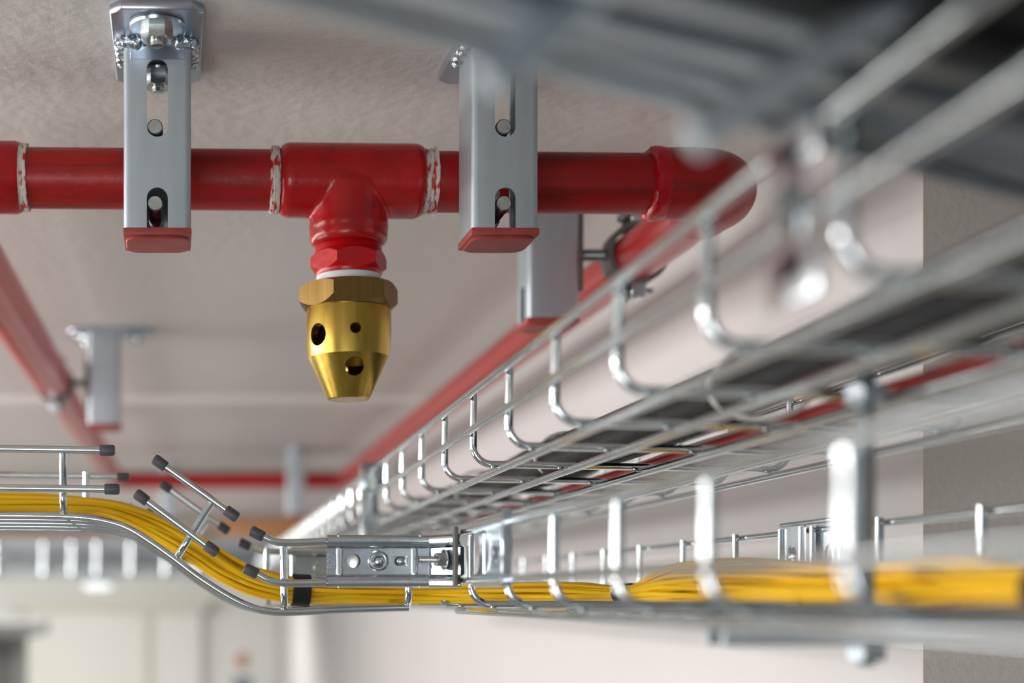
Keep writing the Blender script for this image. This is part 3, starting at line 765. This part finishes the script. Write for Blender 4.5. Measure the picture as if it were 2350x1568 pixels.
cp_ = spline([c[0] for c in cen], 6)
hs = [v.x for v in spline([Vector((c[1],c[2],0)) for c in cen], 6)]; ws = [v.y for v in spline([Vector((c[1],c[2],0)) for c in cen], 6)]
RY = .0014
slots = []
# hex packing in a unit ellipse (17 x 7 mm)
dy_ = .00255; row = 0; zz = -.0062
while zz <= .0063:
    xx = -.018 + (RY if row % 2 else 0)
    while xx <= .018:
        if (xx/.0172)**2 + (zz/.0066)**2 <= 1: slots.append((xx/.0172, zz/.0066))
        xx += dy_*1.03
    zz += dy_*.90; row += 1
random.seed(11)
m = len(cp_)
for si, (u, v) in enumerate(slots):
    ph = random.uniform(0, 6.28); ph2 = random.uniform(0,6.28); pts = []
    fr = random.uniform(.6,1.5)
    outl = (v > .55 and random.random() < .5)
    for i, c in enumerate(cp_):
        t = (cp_[min(m-1,i+1)]-cp_[max(0,i-1)]).normalized()
        nh = Vector((-t.y, t.x, 0)).normalized(); uv_ = nh.cross(t).normalized()
        if uv_.z < 0: uv_ = -uv_
        s = i/6.0
        tied = max(0, 1-abs(s-16.0)/1.4) + max(0,1-abs(s-10.0)/1.2) + max(0,1-abs(s-22)/1.2)
        free = 1-min(1,tied)
        # twist in the loose part
        tw = .0
        amp = .20*free*(1.8 if s > 16 else (.9 if s>4 else .6))
        uu = u + amp*math.sin(s*fr*.8+ph); vv = v + amp*1.0*math.sin(s*fr*.7+ph2)
        rr = math.hypot(uu, vv)
        if rr > 1.05: uu /= rr/1.05; vv /= rr/1.05
        p = c + nh*uu*ws[i] + uv_*vv*hs[i]
        if outl and 16.2 < s < 19.8: p += Vector((0,0,.0105*math.sin((s-16.2)/3.6*math.pi)*(0.4+.6*random.Random(si).random())))
        if outl and s < 3.5: p += Vector((0,0,.0025*random.Random(si).random()*min(1,(3.5-s))))
        pts.append(p)
    o = obj('fibre_cable', tube(pts, RY, 8), 'yellow' if random.random() < .75 else 'yellow_deep')
    tag(o, 'thin yellow fibre cable in the bundle lying in the lower tray', 'fibre cable', 'yellow fibre cables in the lower tray')
def band(idx, ln, label, k=1.10):
    V=[];Fc=[]; n = 36
    c = cp_[idx]; t = (cp_[idx+1]-cp_[idx-1]).normalized(); nh = Vector((-t.y,t.x,0)).normalized(); uv_ = nh.cross(t)
    rings = []
    prof = [(-ln/2,.9),(-ln/2,1.0),(ln/2,1.0),(ln/2,.9)]
    for d_, s_ in prof:
        for q in range(n):
            a = 2*math.pi*q/n; V.append(c + t*d_ + (nh*math.cos(a)*(ws[idx]*k+.0016) + uv_*math.sin(a)*(hs[idx]*k+.0016))*s_)
    for j in range(3):
        for q in range(n): q2=(q+1)%n; Fc.append((j*n+q,j*n+q2,(j+1)*n+q2,(j+1)*n+q))
    for q in range(n): q2=(q+1)%n; Fc.append((3*n+q,3*n+q2,q2,q))
    o = obj('cable_strap', (V,Fc), 'blacktape'); tag(o, label, 'cable strap'); return o
band(60, .0118, 'black cable strap round the yellow bundle left of the B27 bracket')
band(96, .0055, 'black cable strap where the yellow bundle pinches in, middle of right-hand tray')
band(135, .007, 'black cable strap on the yellow bundle at the far right edge')

# ---------------------------------------------------------------- background
def bgthing(name, data, mat, label, cat): o = obj(name, data, mat, smooth=False); tag(o, label, cat); return o
bt = thing('far_cable_tray', 'blurred distant steel cable tray across the left background', 'cable tray', P(150,1300,4.0))
def B(px0, px1, py0, py1, Y, dp): 
    p = P(px0,py1,Y); q = P(px1,py0,Y); return box(p.x,q.x,Y,Y+dp,p.z,q.z)
obj('tray_side', B(-900,760,1234,1256,4.0,.02), 'far_grey', bt, False)
obj('tray_side', B(-900,760,1300,1322,4.0,.25), 'far_grey', bt, False)
obj('tray_floor', B(-900,760,1256,1300,4.24,.01), 'far_grey', bt, False)
for px in (-10,100,165,222,300,380,450):
    obj('rung', tube([P(px,1245,3.98),P(px,1318,3.98)], .008, 12), 'chrome', bt)
for i,(px0,px1,py) in enumerate(((-500,330,1222),(-500,300,1214),(-500,700,1228))):
    tag(obj('orange_cable', tube([P(px0,py,4.05+.04*i),P((px0+px1)/2,py+2,4.05+.04*i),P(px1,py,4.05+.04*i)], .014, 12), 'orange'), 'blurred orange cable lying on the distant tray at left', 'cable', 'orange cables on the distant tray')
ob = tag(obj('cable_bundle', bevel(box(*[P(500,1200,4.02).x, P(720,1200,4.02).x, 4.0, 4.2, P(0,1236,4.02).z, P(0,1190,4.02).z]),.01,2), 'orange'), 'blurred orange brown bundle behind the tray tail', 'cable bundle')
lmp = thing('ceiling_lamp', 'white glowing lamp blurred under the distant tray at left', 'lamp', P(218,1345,4.4))
obj('lamp_housing', B(188,252,1326,1336,4.4,.25), 'far_grey', lmp, False)
obj('lamp_diffuser', bevel(B(192,248,1336,1354,4.4,.2),.008,2), 'lamp', lmp, True)
dr = tag(obj('door_1', B(62,462,1376,3300,7.9,.09), 'cream', smooth=False), 'cream door', None, None, 'structure')
tag(obj('trim_4', join(B(40,480,1372,1402,7.85,.12), B(330,342,1402,3400,7.86,.06)), 'beige', smooth=False), 'beige door head trim', None, None, 'structure')
cbx = thing('wall_cabinet', 'dark grey blurred cabinet at the bottom left corner', 'cabinet', P(20,1568,6.0))
obj('cabinet_body', B(-260,32,1455,2300,6.0,.5), 'darkgrey', cbx, False)
obj('cabinet_top', B(-280,82,1430,1462,5.96,.56), 'darkgrey', cbx, False)
fx = thing('fire_extinguisher', 'tiny blurred red and ochre wall extinguisher low in the background', 'extinguisher', P(555,1560,7.4))
obj('cylinder', lathe([(0,.06),(.025,.06),(.03,.07),(.03,.12),(.012,.14),(0,.14)],24,Matrix.Translation(P(558,1560,7.4))), 'fig_y', fx)
obj('valve', bevel(box(*[P(538,0,7.4).x,P(560,0,7.4).x,7.36,7.42,P(0,1525,7.4).z,P(0,1508,7.4).z]),.008,2), 'fig_r', fx)
obj('wall_hook', B(535,580,1556,1600,7.42,.05), 'fig_b', fx, False)

# ---------------------------------------------------------------- lights
def area(name, loc, target, sx, sy, power, col=(1,1,1)):
    l = bpy.data.lights.new(name, 'AREA'); l.shape = 'RECTANGLE'; l.size = sx; l.size_y = sy; l.energy = power; l.color = col
    o = bpy.data.objects.new(name, l); C.objects.link(o); o.location = loc
    o.rotation_euler = (Vector(target)-Vector(loc)).to_track_quat('-Z','Y').to_euler(); return o
area('hall_lamp_left', (-2.2, .6, .0), (.4,1.1,.06), 2.8, .60, 26, (1,.98,.96))
area('hall_lamp_left_back', (-2.0, 3.0, .0), (.4,2.0,.1), 2.4, .28, 24, (1,.98,.96))
area('hall_lamp_high', (-1.9, 1.4, .27), (.47,1.2,-.04), 1.8, .06, 20, (1,.98,.96))
area('hall_lamp_far', (-1.2, 6.0, .2), (-1.2,6.6,-1.5), 2.4, .4, 60, (1,.99,.97))
area('fill_low_left', (-3.6, 1.6, -1.5), (-.1,1.8,.3), 3.0, 1.0, 54, (1,.98,.95))  # added unseen fill from low left, aimed up to brighten the ceiling
area('fill_behind', (-.9, -2.4, -.7), (.7,.9,.1), 1.4, .8, 31, (.95,.97,1))  # added fill behind the camera, lifts the pier's front face; no real window
w = bpy.data.worlds.new('World'); bpy.context.scene.world = w; w.use_nodes = True
bg = w.node_tree.nodes['Background']; bg.inputs['Color'].default_value = (.80,.86,.92,1); bg.inputs['Strength'].default_value = .22

# ---------------------------------------------------------------- camera
cam = bpy.data.cameras.new('camera'); co = bpy.data.objects.new('camera', cam); C.objects.link(co)
co.location = (0,0,0); co.rotation_euler = (math.radians(90),0,0)
cam.sensor_width = 36; cam.sensor_fit = 'HORIZONTAL'; cam.lens = 36*F/2350
cam.shift_x = (2350/2-VX)/2350; cam.shift_y = (VY-1568/2)/2350
cam.clip_start = .01; cam.clip_end = 60
cam.dof.use_dof = True; cam.dof.focus_distance = .885; cam.dof.aperture_fstop = cam.lens/12.5
bpy.context.scene.camera = co
vs = bpy.context.scene.view_settings
vs.view_transform = 'Standard'; vs.look = 'None'; vs.gamma = 1; vs.exposure = 0.0; vs.use_curve_mapping = False
